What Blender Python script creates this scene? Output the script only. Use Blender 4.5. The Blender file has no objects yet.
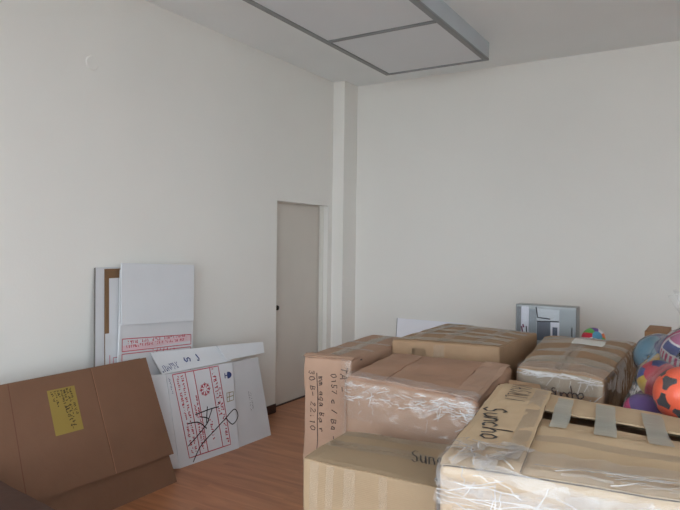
import bpy, bmesh, math, random
from mathutils import Vector, Matrix, noise

random.seed(7)
SC = bpy.context.scene
COL = SC.collection

# ------------------------------------------------------------------ camera
F_PX = 612.0
cam_d = bpy.data.cameras.new('camera')
cam_d.sensor_fit = 'HORIZONTAL'
cam_d.sensor_width = 36.0
cam_d.lens = F_PX / 680.0 * 36.0
cam_d.clip_start = 0.05
cam = bpy.data.objects.new('camera', cam_d)
COL.objects.link(cam)
CAM = Vector((3.6, 0.0, 1.64))
R = (Matrix.Rotation(math.radians(31.5), 3, 'Z') @ Matrix.Rotation(math.radians(90 - 1.08), 3, 'X')
     @ Matrix.Rotation(math.radians(0.7), 3, 'Z'))
cam.matrix_world = Matrix.Translation(CAM) @ R.to_4x4()
SC.camera = cam

# ------------------------------------------------------------------ world, light, exposure
world = bpy.data.worlds.new('overcast_sky')
world.use_nodes = True
bg = world.node_tree.nodes['Background']
bg.inputs['Color'].default_value = (0.825, 0.92, 1.0, 1)
bg.inputs['Strength'].default_value = 3.0
SC.world = world

# window opening in the rear wall (behind the camera): the room's daylight
ROOM_X, ROOM_Y0, ROOM_Y1, ROOM_Z = 6.4, -1.7, 5.98, 3.405
WIN = (0.35, 6.05, 0.30, 3.05)           # x0, x1, z0, z1
WIN2 = (-1.35, 1.5, 0.30, 3.05)         # y0, y1, z0, z1: shop window in the right wall
for nm, loc, rot, sx, sy in (('window_portal', ((WIN[0] + WIN[1]) / 2, ROOM_Y0 - 0.10, (WIN[2] + WIN[3]) / 2), (90, 0, 0), WIN[1] - WIN[0], WIN[3] - WIN[2]),
                             ('window_portal', (ROOM_X + 0.10, (WIN2[0] + WIN2[1]) / 2, (WIN2[2] + WIN2[3]) / 2), (90, 0, 90), WIN2[1] - WIN2[0], WIN2[3] - WIN2[2])):
    por_d = bpy.data.lights.new(nm, 'AREA')
    por_d.shape = 'RECTANGLE'
    por_d.size = sx
    por_d.size_y = sy
    por_d.cycles.is_portal = True
    por = bpy.data.objects.new(nm, por_d)
    por.location = loc
    por.rotation_euler = [math.radians(q) for q in rot]
    COL.objects.link(por)

SC.view_settings.view_transform = 'Standard'
SC.view_settings.look = 'None'
SC.view_settings.gamma = 1.0
SC.view_settings.use_curve_mapping = False
SC.view_settings.exposure = 1.12
SC.cycles.use_denoising = True
SC.cycles.max_bounces = 16
SC.cycles.diffuse_bounces = 8
SC.cycles.glossy_bounces = 6
SC.cycles.transparent_max_bounces = 24
SC.cycles.sample_clamp_indirect = 8.0

# ------------------------------------------------------------------ materials
def lin(c):
    return tuple(((x / 255.0) / 12.92 if x / 255.0 <= 0.04045 else ((x / 255.0 + 0.055) / 1.055) ** 2.4) for x in c)

MATS = {}

def mat(name, rgb, rough=0.6, var=0.06, scale=6.0, bump=0.0, bscale=80.0, spec=0.4, metal=0.0, coat=0.0):
    """plain painted / paper / plastic surface with faint colour mottling and fine relief"""
    if name in MATS:
        return MATS[name]
    m = bpy.data.materials.new(name)
    m.use_nodes = True
    nt = m.node_tree
    b = nt.nodes['Principled BSDF']
    c = lin(rgb)
    geo = nt.nodes.new('ShaderNodeNewGeometry')
    n = nt.nodes.new('ShaderNodeTexNoise')
    n.inputs['Scale'].default_value = scale
    n.inputs['Detail'].default_value = 5
    nt.links.new(geo.outputs['Position'], n.inputs['Vector'])
    r = nt.nodes.new('ShaderNodeValToRGB')
    r.color_ramp.elements[0].position = 0.3
    r.color_ramp.elements[1].position = 0.7
    r.color_ramp.elements[0].color = tuple(x * (1 - var) for x in c) + (1,)
    r.color_ramp.elements[1].color = tuple(min(1, x * (1 + var)) for x in c) + (1,)
    nt.links.new(n.outputs['Fac'], r.inputs['Fac'])
    nt.links.new(r.outputs['Color'], b.inputs['Base Color'])
    b.inputs['Roughness'].default_value = rough
    b.inputs['Specular IOR Level'].default_value = spec
    b.inputs['Metallic'].default_value = metal
    b.inputs['Coat Weight'].default_value = coat
    if bump > 0:
        n2 = nt.nodes.new('ShaderNodeTexNoise')
        n2.inputs['Scale'].default_value = bscale
        n2.inputs['Detail'].default_value = 3
        nt.links.new(geo.outputs['Position'], n2.inputs['Vector'])
        bp = nt.nodes.new('ShaderNodeBump')
        bp.inputs['Strength'].default_value = bump
        bp.inputs['Distance'].default_value = 0.01
        nt.links.new(n2.outputs['Fac'], bp.inputs['Height'])
        nt.links.new(bp.outputs['Normal'], b.inputs['Normal'])
    MATS[name] = m
    return m


def cardboard(name, rgb, rough=0.75, var=0.10, axis='Z'):
    """kraft board: blotchy fibre colour, faint flute lines as relief"""
    if name in MATS:
        return MATS[name]
    m = mat(name, rgb, rough, var, 4.0, 0.0, spec=0.3)
    nt = m.node_tree
    b = nt.nodes['Principled BSDF']
    geo = nt.nodes.new('ShaderNodeNewGeometry')
    w = nt.nodes.new('ShaderNodeTexWave')
    w.bands_direction = axis
    w.inputs['Scale'].default_value = 45
    w.inputs['Distortion'].default_value = 0.4
    nz = nt.nodes.new('ShaderNodeTexNoise')
    nz.inputs['Scale'].default_value = 28
    nz.inputs['Detail'].default_value = 6
    mx = nt.nodes.new('ShaderNodeMath')
    mx.operation = 'MULTIPLY_ADD'
    mx.inputs[1].default_value = 0.10
    nt.links.new(geo.outputs['Position'], w.inputs['Vector'])
    nt.links.new(geo.outputs['Position'], nz.inputs['Vector'])
    nt.links.new(w.outputs['Fac'], mx.inputs[0])
    nt.links.new(nz.outputs['Fac'], mx.inputs[2])
    bp = nt.nodes.new('ShaderNodeBump')
    bp.inputs['Strength'].default_value = 0.25
    bp.inputs['Distance'].default_value = 0.006
    nt.links.new(mx.outputs[0], bp.inputs['Height'])
    nt.links.new(bp.outputs['Normal'], b.inputs['Normal'])
    return m


def film(name, haze=0.08, tint=(225, 225, 222), gloss=0.12, bscale=22.0, bstr=0.8, stretch=(1, 1, 1), ior=1.36):
    """clear plastic: mostly see-through, a little milky, glossy wrinkles"""
    if name in MATS:
        return MATS[name]
    m = bpy.data.materials.new(name)
    m.use_nodes = True
    nt = m.node_tree
    nt.nodes.remove(nt.nodes['Principled BSDF'])
    out = nt.nodes['Material Output']
    tr = nt.nodes.new('ShaderNodeBsdfTransparent')
    tr.inputs['Color'].default_value = (0.995, 0.995, 0.995, 1)
    df = nt.nodes.new('ShaderNodeBsdfDiffuse')
    df.inputs['Color'].default_value = lin(tint) + (1,)
    gl = nt.nodes.new('ShaderNodeBsdfGlossy')
    gl.inputs['Roughness'].default_value = gloss
    fr = nt.nodes.new('ShaderNodeFresnel')
    fr.inputs['IOR'].default_value = ior
    geo = nt.nodes.new('ShaderNodeNewGeometry')
    mp = nt.nodes.new('ShaderNodeMapping')
    mp.inputs['Scale'].default_value = stretch
    nz = nt.nodes.new('ShaderNodeTexNoise')
    nz.inputs['Scale'].default_value = bscale
    nz.inputs['Detail'].default_value = 4
    nz.noise_type = 'RIDGED_MULTIFRACTAL' if bstr > .5 else 'FBM'
    nz.inputs['Roughness'].default_value = 0.6
    nt.links.new(geo.outputs['Position'], mp.inputs['Vector'])
    nt.links.new(mp.outputs['Vector'], nz.inputs['Vector'])
    bp = nt.nodes.new('ShaderNodeBump')
    bp.inputs['Strength'].default_value = bstr
    bp.inputs['Distance'].default_value = 0.012
    nt.links.new(nz.outputs['Fac'], bp.inputs['Height'])
    nt.links.new(bp.outputs['Normal'], gl.inputs['Normal'])
    nt.links.new(bp.outputs['Normal'], fr.inputs['Normal'])
    m1 = nt.nodes.new('ShaderNodeMixShader')
    m1.inputs['Fac'].default_value = haze
    nt.links.new(tr.outputs[0], m1.inputs[1])
    nt.links.new(df.outputs[0], m1.inputs[2])
    m2 = nt.nodes.new('ShaderNodeMixShader')
    nt.links.new(fr.outputs[0], m2.inputs['Fac'])
    nt.links.new(m1.outputs[0], m2.inputs[1])
    nt.links.new(gl.outputs[0], m2.inputs[2])
    nt.links.new(m2.outputs[0], out.inputs['Surface'])
    MATS[name] = m
    return m


M_WALL = mat('wall_paint', (231, 229, 224), 0.7, 0.015, 1.2, 0.05, 60, spec=0.25)
M_CEIL = mat('ceiling_paint', (236, 240, 241), 0.8, 0.015, 1.5, 0.05, 60, spec=0.2)
M_DOOR = mat('door_paint', (207, 200, 191), 0.55, 0.03, 2.0, 0.03, 40)
M_TRIM = mat('frame_paint', (218, 216, 208), 0.5, 0.02, 2.0)
M_BASE = mat('baseboard_wood', (62, 38, 28), 0.5, 0.15, 9.0)
M_SUB = mat('subfloor', (40, 26, 20), 0.9)
M_METAL = mat('fixture_metal', (188, 196, 202), 0.45, 0.03, 5.0)
M_RAIL = mat('fixture_rail', (136, 140, 142), 0.45, 0.03, 5.0)
M_DIFF = mat('diffuser_acrylic', (216, 220, 224), 0.35, 0.02, 1.5)
M_CHROME = mat('handle_metal', (70, 66, 62), 0.25, 0.05, 20, metal=0.9)
M_WHITE = mat('white_board', (214, 216, 220), 0.6, 0.02, 5.0, 0.04, 60)
M_WHITE2 = mat('white_board_grey', (206, 207, 210), 0.6, 0.03, 5.0, 0.04, 60)
M_KEDGE = cardboard('kraft_edge', (120, 92, 66))
M_RED = mat('red_ink', (186, 78, 92), 0.6, 0.08, 60)
M_REDP = mat('red_ink_pale', (200, 130, 140), 0.6, 0.08, 60)
M_BLACK = mat('marker_ink', (34, 30, 32), 0.5, 0.1, 60)
M_MARK = mat('marker_ink_brown', (70, 56, 52), 0.6, 0.15, 60)
M_BLUE = mat('blue_ink', (52, 66, 118), 0.6, 0.08, 60)
M_TAPE = film('clear_tape', 0.34, (226, 218, 202), 0.22, 14, 0.25, ior=1.06)
M_TAPED = film('clear_tape_faint', 0.14, (226, 214, 196), 0.22, 14, 0.3, ior=1.06)
M_TAPEG = film('frosted_tape', 0.55, (196, 196, 184), 0.3, 14, 0.2, ior=1.1)
M_WRAP = film('stretch_wrap', 0.03, (240, 240, 240), 0.07, 7, 0.7, (0.6, 1.6, 1.6))
M_WRAPD = film('stretch_wrap_heavy', 0.12, (244, 244, 244), 0.07, 6, 0.6, (0.4, 1.2, 2.4))
M_GLINT = film('wrap_folds', 0.42, (250, 250, 250), 0.09, 6, 0.3, ior=1.5)  # whitish fold ribbons; highlights are put into the colour
M_SHEEN = film('wrap_painted_sheen', 0.15, (250, 250, 250), 0.10, 6, 0.3, ior=1.4)  # broader pale ribbons that paint a sheen onto the wrap
M_WRAPT = film('stretch_wrap_top', 0.10, (244, 244, 244), 0.07, 6, 0.5, (0.4, 1.2, 2.4), ior=1.06)
M_BAG = film('bag_film', 0.07, (220, 220, 222), 0.10, 9, 0.8, ior=1.22)
M_NECK = film('bag_neck_film', 0.07, (228, 230, 232), 0.2, 9, 0.4, ior=1.0)


def floor_mat():
    m = bpy.data.materials.new('laminate')
    m.use_nodes = True
    nt = m.node_tree
    b = nt.nodes['Principled BSDF']
    geo = nt.nodes.new('ShaderNodeNewGeometry')
    oi = nt.nodes.new('ShaderNodeObjectInfo')
    mp = nt.nodes.new('ShaderNodeMapping')
    mp.inputs['Scale'].default_value = (0.9, 9.0, 1.0)
    ad = nt.nodes.new('ShaderNodeVectorMath')
    ad.operation = 'MULTIPLY_ADD'
    ad.inputs[1].default_value = (37.0, 11.0, 0)
    nt.links.new(oi.outputs['Random'], ad.inputs[0])
    nt.links.new(geo.outputs['Position'], ad.inputs[2])
    nt.links.new(ad.outputs[0], mp.inputs['Vector'])
    n = nt.nodes.new('ShaderNodeTexNoise')
    n.inputs['Scale'].default_value = 1.6
    n.inputs['Detail'].default_value = 7
    n.inputs['Distortion'].default_value = 0.6
    nt.links.new(mp.outputs[0], n.inputs['Vector'])
    r = nt.nodes.new('ShaderNodeValToRGB')
    e = r.color_ramp.elements
    e[0].position = 0.3
    e[0].color = lin((150, 96, 66)) + (1,)
    e[1].position = 0.72
    e[1].color = lin((188, 130, 92)) + (1,)
    nt.links.new(n.outputs['Fac'], r.inputs['Fac'])
    hs = nt.nodes.new('ShaderNodeHueSaturation')
    mr = nt.nodes.new('ShaderNodeMapRange')
    mr.inputs['To Min'].default_value = 0.94
    mr.inputs['To Max'].default_value = 1.06
    nt.links.new(oi.outputs['Random'], mr.inputs['Value'])
    nt.links.new(mr.outputs[0], hs.inputs['Value'])
    nt.links.new(r.outputs[0], hs.inputs['Color'])
    nt.links.new(hs.outputs[0], b.inputs['Base Color'])
    b.inputs['Roughness'].default_value = 0.34
    b.inputs['Specular IOR Level'].default_value = 0.45
    return m


M_FLOOR = floor_mat()

# ------------------------------------------------------------------ helpers
def link(o, parent=None):
    COL.objects.link(o)
    if parent is not None:
        o.parent = parent
        if parent.type == 'EMPTY':
            o.matrix_parent_inverse = Matrix.Translation(-Vector(parent.location))
    return o


def mesh(name, verts, faces, m, parent=None, smooth=False):
    me = bpy.data.meshes.new(name)
    me.from_pydata([tuple(v) for v in verts], [], faces)
    me.materials.append(m)
    if smooth:
        me.polygons.foreach_set('use_smooth', [True] * len(me.polygons))
    me.update()
    return link(bpy.data.objects.new(name, me), parent)


def from_bm(name, bm, m, parent=None, smooth=False):
    me = bpy.data.meshes.new(name)
    bm.to_mesh(me)
    bm.free()
    me.materials.append(m)
    if smooth:
        me.polygons.foreach_set('use_smooth', [True] * len(me.polygons))
    return link(bpy.data.objects.new(name, me), parent)


def bm_box(bm, x0, x1, y0, y1, z0, z1):
    v = [bm.verts.new(p) for p in ((x0, y0, z0), (x1, y0, z0), (x1, y1, z0), (x0, y1, z0),
                                   (x0, y0, z1), (x1, y0, z1), (x1, y1, z1), (x0, y1, z1))]
    for f in ((0, 3, 2, 1), (4, 5, 6, 7), (0, 1, 5, 4), (1, 2, 6, 5), (2, 3, 7, 6), (3, 0, 4, 7)):
        bm.faces.new([v[i] for i in f])


def boxes(name, lst, m, parent=None, bevel=0.0):
    bm = bmesh.new()
    for b in lst:
        bm_box(bm, *b)
    if bevel > 0:
        bmesh.ops.bevel(bm, geom=bm.edges[:], offset=bevel, segments=2, affect='EDGES', clamp_overlap=True)
    return from_bm(name, bm, m, parent)


def tag(o, label, cat, group=None):
    o['label'] = label
    o['category'] = cat
    if group:
        o['group'] = group
    return o


def thing(name, label, cat, loc, group=None):
    o = bpy.data.objects.new(name, None)
    o.location = loc
    o.empty_display_size = 0.05
    COL.objects.link(o)
    return tag(o, label, cat, group)


def struct(o):
    o['kind'] = 'structure'
    return o


# --- surfaces: f(u, v, off) -> point; everything printed, taped or wrapped follows the surface it lies on
def patch(name, f, u0, u1, v0, v1, m, parent, nu=10, nv=10, off=0.0015, thick=0.0, wob=0.0, seed=0.0, smooth=True):
    vs, fs = [], []
    def o_(u, v):
        if wob == 0:
            return off
        p = f(u, v, 0)
        q = Vector((p.x * 9 + seed, p.y * 9, p.z * 9))
        return off + wob * (0.9 - abs(noise.noise(q)) * 1.4 + 0.6 * (0.5 - abs(noise.noise(q * 2.9 + Vector((5, 2, 8))))))
    for j in range(nv + 1):
        for i in range(nu + 1):
            u = u0 + (u1 - u0) * i / nu
            v = v0 + (v1 - v0) * j / nv
            vs.append(f(u, v, o_(u, v) + thick))
    w = nu + 1
    for j in range(nv):
        for i in range(nu):
            a = j * w + i
            fs.append((a, a + 1, a + w + 1, a + w))
    if thick > 0:
        n0 = len(vs)
        for j in range(nv + 1):
            for i in range(nu + 1):
                u = u0 + (u1 - u0) * i / nu
                v = v0 + (v1 - v0) * j / nv
                vs.append(f(u, v, o_(u, v)))
        for j in range(nv):
            for i in range(nu):
                a = n0 + j * w + i
                fs.append((a, a + w, a + w + 1, a + 1))
        ring = [i for i in range(w)] + [j * w + nu for j in range(1, nv + 1)] + \
               [nv * w + i for i in range(nu - 1, -1, -1)] + [j * w for j in range(nv - 1, 0, -1)]
        for k in range(len(ring)):
            a, b = ring[k], ring[(k + 1) % len(ring)]
            fs.append((a, n0 + a, n0 + b, b))
        smooth = False
    return mesh(name, vs, fs, m, parent, smooth)


def strokes(name, f, lines, width, m, parent, off=0.003, split=False):
    """pen or print strokes (polylines in u, v) as thin ribbons lying on the surface"""
    if split:
        for ln in lines:
            strokes(name, f, [ln], width, m, parent, off)
        return None
    vs, fs = [], []
    for ln in lines:
        wd = width
        if isinstance(ln, tuple):
            ln, wd = ln
        pts = []
        for k in range(len(ln) - 1):
            a, b = ln[k], ln[k + 1]
            L = (f(b[0], b[1], 0) - f(a[0], a[1], 0)).length
            n = max(1, int(L / 0.03))
            for t in range(n):
                pts.append((a[0] + (b[0] - a[0]) * t / n, a[1] + (b[1] - a[1]) * t / n))
        pts.append(ln[-1])
        P = [f(u, v, off) for u, v in pts]
        N = [(f(u, v, off + 0.01) - f(u, v, off)).normalized() for u, v in pts]
        base = len(vs)
        for k in range(len(P)):
            t = P[min(k + 1, len(P) - 1)] - P[max(k - 1, 0)]
            s = t.cross(N[k])
            if s.length < 1e-9:
                s = Vector((1, 0, 0))
            s.normalize()
            vs += [P[k] - s * wd / 2, P[k] + s * wd / 2]
        for k in range(len(P) - 1):
            a = base + 2 * k
            fs.append((a, a + 1, a + 3, a + 2))
    o = mesh(name, vs, fs, m, parent)
    if len(lines) > 8:
        o['kind'] = 'stuff'
    return o


def glint_folds(f, n, u0, u1, v0, v1, ang, spread, lmin, lmax, parent, lu, lv, width=.004, off=.012, seed=0, m=None):
    """gathered folds of stretch film: pale ribbons, the glints painted in by their whitish colour"""
    rg = random.Random(seed)
    lines = []
    for _ in range(n):
        u, v = rg.uniform(u0, u1), rg.uniform(v0, v1)
        t = math.radians(ang + rg.gauss(0, spread))
        L = rg.uniform(lmin, lmax)
        pl = []
        for k in range(5):
            q = (k / 4 - .5) * L
            j = rg.uniform(-.004, .004)
            pl.append((min(.998, max(.002, u + (q * math.cos(t) + j) / lu)), min(.998, max(.002, v + (q * math.sin(t) + j) / lv))))
        lines.append((pl, rg.uniform(.25, 1.0) * width))
    o = strokes('wrap_folds', f, lines, width, m or M_GLINT, parent, off)
    o['kind'] = 'stuff'
    return o


GLYPH = {  # hand lettering, unit cell 0..1 wide, x-height 0..0.6, ascenders to 1
    'S': [[(.85, .9), (.5, 1), (.15, .8), (.3, .55), (.75, .4), (.8, .15), (.45, 0), (.1, .12)]],
    'u': [[(.1, .6), (.1, .15), (.35, 0), (.7, .15), (.8, .6)], [(.8, .6), (.85, 0)]],
    'n': [[(.1, .6), (.1, 0)], [(.1, .4), (.4, .6), (.75, .5), (.85, 0)]],
    'c': [[(.85, .5), (.5, .62), (.15, .4), (.2, .1), (.5, 0), (.85, .1)]],
    'h': [[(.1, 1.25), (.12, 0)], [(.12, .4), (.45, .6), (.75, .45), (.85, 0)]],
    'o': [[(.5, .62), (.12, .42), (.18, .08), (.5, 0), (.85, .2), (.8, .5), (.5, .62)]],
    'A': [[(0, 0), (.45, 1), (.9, 0)], [(.2, .4), (.7, .4)]],
    'J': [[(.7, 1), (.7, .2), (.4, 0), (.1, .2)]],
    'L': [[(.15, 1), (.15, 0), (.8, 0)]],
    'I': [[(.4, 1), (.4, 0)]],
    'V': [[(0, 1), (.4, 0), (.8, 1)]],
    'T': [[(0, 1), (.9, 1)], [(.45, 1), (.45, 0)]],
    'B': [[(.1, 0), (.1, 1), (.7, .85), (.6, .55), (.1, .5)], [(.6, .52), (.85, .25), (.1, 0)]],
    'P': [[(.1, 0), (.1, 1), (.8, .8), (.7, .5), (.1, .45)]],
    'a': [[(.8, .5), (.4, .6), (.1, .3), (.3, 0), (.7, .2), (.8, .6), (.85, 0)]],
    'm': [[(.05, .6), (.05, 0)], [(.05, .45), (.3, .6), (.45, 0)], [(.45, .45), (.75, .6), (.9, 0)]],
    'g': [[(.8, .5), (.4, .6), (.1, .3), (.4, .1), (.8, .5), (.75, -.3), (.2, -.35)]],
    'r': [[(.1, .6), (.15, 0)], [(.15, .35), (.5, .6), (.85, .5)]],
    '0': [[(.5, 1), (.12, .7), (.15, .2), (.5, 0), (.85, .3), (.8, .8), (.5, 1)]],
    '1': [[(.2, .75), (.5, 1), (.5, 0)]],
    '2': [[(.1, .8), (.5, 1), (.8, .75), (.1, 0), (.9, 0)]],
    '3': [[(.1, .9), (.6, 1), (.75, .7), (.35, .52), (.8, .35), (.6, .02), (.1, .1)]],
    '5': [[(.8, 1), (.2, 1), (.15, .55), (.7, .55), (.8, .2), (.4, 0), (.1, .1)]],
    '7': [[(.1, 1), (.85, 1), (.35, 0)]],
    '4': [[(.6, 0), (.6, 1), (.1, .35), (.9, .35)]],
    '-': [[(.1, .4), (.9, .4)]], ':': [[(.4, .6), (.45, .5)], [(.4, .15), (.45, .05)]],
    '/': [[(.1, 0), (.8, 1)]], '.': [[(.3, .08), (.4, 0)]],
}


def lettering(text, o, dx, dy, size, lu, lv, adv=0.95, jit=0.05, wx=.8):
    """strokes in u, v: o = start (u, v), dx = unit direction of the line, dy = unit up of a letter; size in metres"""
    out = []
    x = 0.0
    for ch in text:
        if ch == ' ':
            x += 0.8 * adv
            continue
        for ln in GLYPH.get(ch, []):
            pl = []
            for (a, b) in ln:
                a += random.uniform(-jit, jit)
                b += random.uniform(-jit, jit)
                mx = (dx[0] * (x + a * wx) + dy[0] * b) * size
                my = (dx[1] * (x + a * wx) + dy[1] * b) * size
                pl.append((o[0] + mx / lu, o[1] + my / lv))
            out.append(pl)
        x += adv
    return out


def smallprint(o, dx, dy, length, size, lu, lv, rng, fill=0.85):
    """one line of print too small to read: rows of tiny letter-like strokes"""
    out = []
    x = 0.0
    while x < length:
        wl = rng.randint(3, 9)
        for _ in range(wl):
            if x > length:
                break
            for _k in range(rng.choice((2, 2, 3))):
                a0, b0 = rng.uniform(0, .7), rng.choice((0, .5, 1))
                a1, b1 = rng.uniform(0, .7), rng.choice((0, .5, 1))
                pl = []
                for a, b in ((a0, b0), (a1, b1)):
                    mx = dx[0] * (x + a * size) + dy[0] * b * size
                    my = dx[1] * (x + a * size) + dy[1] * b * size
                    pl.append((o[0] + mx / lu, o[1] + my / lv))
                out.append(pl)
            x += size * fill
        x += size * 0.7
    return out


# ------------------------------------------------------------------ room shell
DOOR = (4.707, 5.613, 2.045)     # y0, y1, top
T = 0.2
struct(boxes('wall_left', [(-T, 0, ROOM_Y0 - T, DOOR[0], 0, ROOM_Z), (-T, 0, DOOR[1], ROOM_Y1 + T, 0, ROOM_Z),
                           (-T, 0, DOOR[0], DOOR[1], DOOR[2], ROOM_Z)], M_WALL))
struct(boxes('wall_back', [(0, ROOM_X, ROOM_Y1, ROOM_Y1 + T, 0, ROOM_Z)], M_WALL))
struct(boxes('wall_right', [(ROOM_X, ROOM_X + T, ROOM_Y0 - T, WIN2[0], 0, ROOM_Z), (ROOM_X, ROOM_X + T, WIN2[1], ROOM_Y1 + T, 0, ROOM_Z),
                            (ROOM_X, ROOM_X + T, WIN2[0], WIN2[1], 0, WIN2[2]), (ROOM_X, ROOM_X + T, WIN2[0], WIN2[1], WIN2[3], ROOM_Z)], M_WALL))
struct(boxes('wall_rear', [(0, WIN[0], ROOM_Y0 - T, ROOM_Y0, 0, ROOM_Z), (WIN[1], ROOM_X, ROOM_Y0 - T, ROOM_Y0, 0, ROOM_Z),
                           (WIN[0], WIN[1], ROOM_Y0 - T, ROOM_Y0, 0, WIN[2]),
                           (WIN[0], WIN[1], ROOM_Y0 - T, ROOM_Y0, WIN[3], ROOM_Z)], M_WALL))
struct(boxes('wall_pillar', [(0, 0.142, 5.70, ROOM_Y1, 0, ROOM_Z)], M_WALL))
struct(boxes('ceiling', [(-T, ROOM_X + T, ROOM_Y0 - T, ROOM_Y1 + T, ROOM_Z, ROOM_Z + 0.15)], M_CEIL))
floor = struct(boxes('floor', [(-T, ROOM_X + T, ROOM_Y0 - T, ROOM_Y1 + T, -0.15, -0.008)], M_SUB))

# floor boards running along the back wall
PW, PL = 0.19, 1.30
bmp = bmesh.new()
bm_box(bmp, 0, PL - 0.0008, 0, PW - 0.0008, -0.008, 0)
plank_me = bpy.data.meshes.new('plank')
bmp.to_mesh(plank_me)
bmp.free()
plank_me.materials.append(M_FLOOR)
ny = int(math.ceil((ROOM_Y1 - ROOM_Y0) / PW))
for j in range(ny):
    y = ROOM_Y1 - (j + 1) * PW
    x = -((j * 0.43) % 1.0) * PL
    while x < ROOM_X:
        a, b = max(x, -0.12), min(x + PL, ROOM_X)
        if b - a > 0.05:
            o = bpy.data.objects.new('plank', plank_me)
            COL.objects.link(o)
            o.parent = floor
            o.location = (a, y, 0)
            o.scale = ((b - a) / PL, 1, 1)
        x += PL

# baseboards
struct(boxes('baseboard_left', [(0, 0.014, ROOM_Y0, DOOR[0], 0, 0.085)], M_BASE, bevel=0.003))
struct(boxes('baseboard_back', [(0.142, ROOM_X, ROOM_Y1 - 0.014, ROOM_Y1, 0, 0.085)], M_BASE, bevel=0.003))
struct(boxes('baseboard_right', [(ROOM_X - 0.014, ROOM_X, ROOM_Y0, ROOM_Y1 - 0.014, 0, 0.085)], M_BASE, bevel=0.003))

# door set back in its opening
door = struct(boxes('door_1', [(-0.155, -0.112, DOOR[0] + 0.012, DOOR[1] - 0.012, 0.012, DOOR[2] - 0.012)], M_DOOR, bevel=0.003))
boxes('door_frame', [(-0.17, -0.108, DOOR[0], DOOR[0] + 0.010, 0, DOOR[2]), (-0.17, -0.108, DOOR[1] - 0.010, DOOR[1], 0, DOOR[2]),
                     (-0.17, -0.108, DOOR[0] + 0.010, DOOR[1] - 0.010, DOOR[2] - 0.010, DOOR[2])], M_DOOR, door)
boxes('architrave', [(-0.098, -0.050, DOOR[1] - 0.012, DOOR[1], 0, DOOR[2])], M_TRIM, door, 0.004)
boxes('threshold', [(-0.19, -0.10, DOOR[0], DOOR[1], -0.006, 0.008)], M_BASE, door)
bm = bmesh.new()
kn = [(0.0, 0.026), (0.006, 0.027), (0.010, 0.012), (0.030, 0.010), (0.038, 0.020), (0.052, 0.026), (0.064, 0.022), (0.070, 0.0)]
ring = []
for (d, r) in kn:
    ring.append([bm.verts.new((-0.112 + d, 4.80 + r * math.cos(a), 1.0 + r * math.sin(a)))
                 for a in [k * math.tau / 16 for k in range(16)]])
for k in range(len(ring) - 1):
    for i in range(16):
        bm.faces.new((ring[k][i], ring[k][(i + 1) % 16], ring[k + 1][(i + 1) % 16], ring[k + 1][i]))
from_bm('door_knob', bm, M_CHROME, door, True)
boxes('smudge', [(-0.112, -0.1117, 4.765, 4.80, 1.06, 1.20)], mat('door_grime', (160, 152, 140), 0.6, 0.2, 20), door)

# round blanking plate painted over on the left wall
bm = bmesh.new()
bmesh.ops.create_cone(bm, cap_ends=True, segments=28, radius1=0.05, radius2=0.043, depth=0.006)
bmesh.ops.transform(bm, matrix=Matrix.Translation((0.003, 2.651, 2.834)) @ Matrix.Rotation(math.pi / 2, 4, 'Y'), verts=bm.verts)
tag(from_bm('cover_plate', bm, M_WALL), 'small round painted-over cover plate high on the left wall', 'cover plate')

# windows: one across the rear wall, one in the right wall
def window(name, p0, du, length, z0, z1, n):
    """frame, mullions, panes and sill along direction du (unit x or y) from p0"""
    nrm = Vector((-du.y, du.x, 0))
    def bx(s0, s1, t0, t1, a0, a1):
        q = [p0 + du * s0 + nrm * t0, p0 + du * s1 + nrm * t1]
        return (min(q[0].x, q[1].x), max(q[0].x, q[1].x), min(q[0].y, q[1].y), max(q[0].y, q[1].y), a0, a1)
    wn = struct(boxes(name, [bx(0, .05, -.03, .03, z0, z1), bx(length - .05, length, -.03, .03, z0, z1),
                             bx(.05, length - .05, -.03, .03, z0, z0 + .05), bx(.05, length - .05, -.03, .03, z1 - .05, z1)], M_TRIM))
    for k in range(1, n):
        boxes('mullion', [bx(length * k / n - .025, length * k / n + .025, -.03, .03, z0 + .05, z1 - .05)], M_TRIM, wn)
    for k in range(n):
        boxes('pane', [bx(length * k / n + .025, length * (k + 1) / n - .025, -.003, .003, z0 + .05, z1 - .05)],
              film('window_glass', 0.0, (255, 255, 255), 0.02, 1, 0.0), wn)

window('window_1', Vector((WIN[0], ROOM_Y0 - .13, 0)), Vector((1, 0, 0)), WIN[1] - WIN[0], WIN[2], WIN[3], 4)
window('window_2', Vector((ROOM_X + .13, WIN2[0], 0)), Vector((0, 1, 0)), WIN2[1] - WIN2[0], WIN2[2], WIN2[3], 3)
struct(boxes('ground_outside', [(-60, 60, -60, 60, -0.6, -0.5)], mat('pavement', (200, 198, 194), 0.9)))

# ------------------------------------------------------------------ ceiling light (switched off)
FX0, FX1, FY0, FY1, FZ = 0.885, 1.885, 0.92, 5.24, 3.25
lt = thing('ceiling_light', 'long grey box ceiling light with frosted panels, switched off', 'ceiling light',
           ((FX0 + FX1) / 2, (FY0 + FY1) / 2, ROOM_Z))
w = 0.022
boxes('housing', [(FX0, FX0 + .02, FY0, FY1, FZ + .02, ROOM_Z), (FX1 - .02, FX1, FY0, FY1, FZ + .02, ROOM_Z),
                  (FX0 + .02, FX1 - .02, FY0, FY0 + .02, FZ + .02, ROOM_Z),
                  (FX0 + .02, FX1 - .02, FY1 - .02, FY1, FZ + .02, ROOM_Z)], M_METAL, lt)
boxes('rail', [(FX0 - .002, FX0 + 2 * w, FY0, FY1, FZ, FZ + .02)], M_RAIL, lt, .002)
boxes('rail', [(FX1 - 2 * w, FX1 + .002, FY0, FY1, FZ, FZ + .02)], M_RAIL, lt, .002)
pl = 1.085
nb = 4
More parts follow.
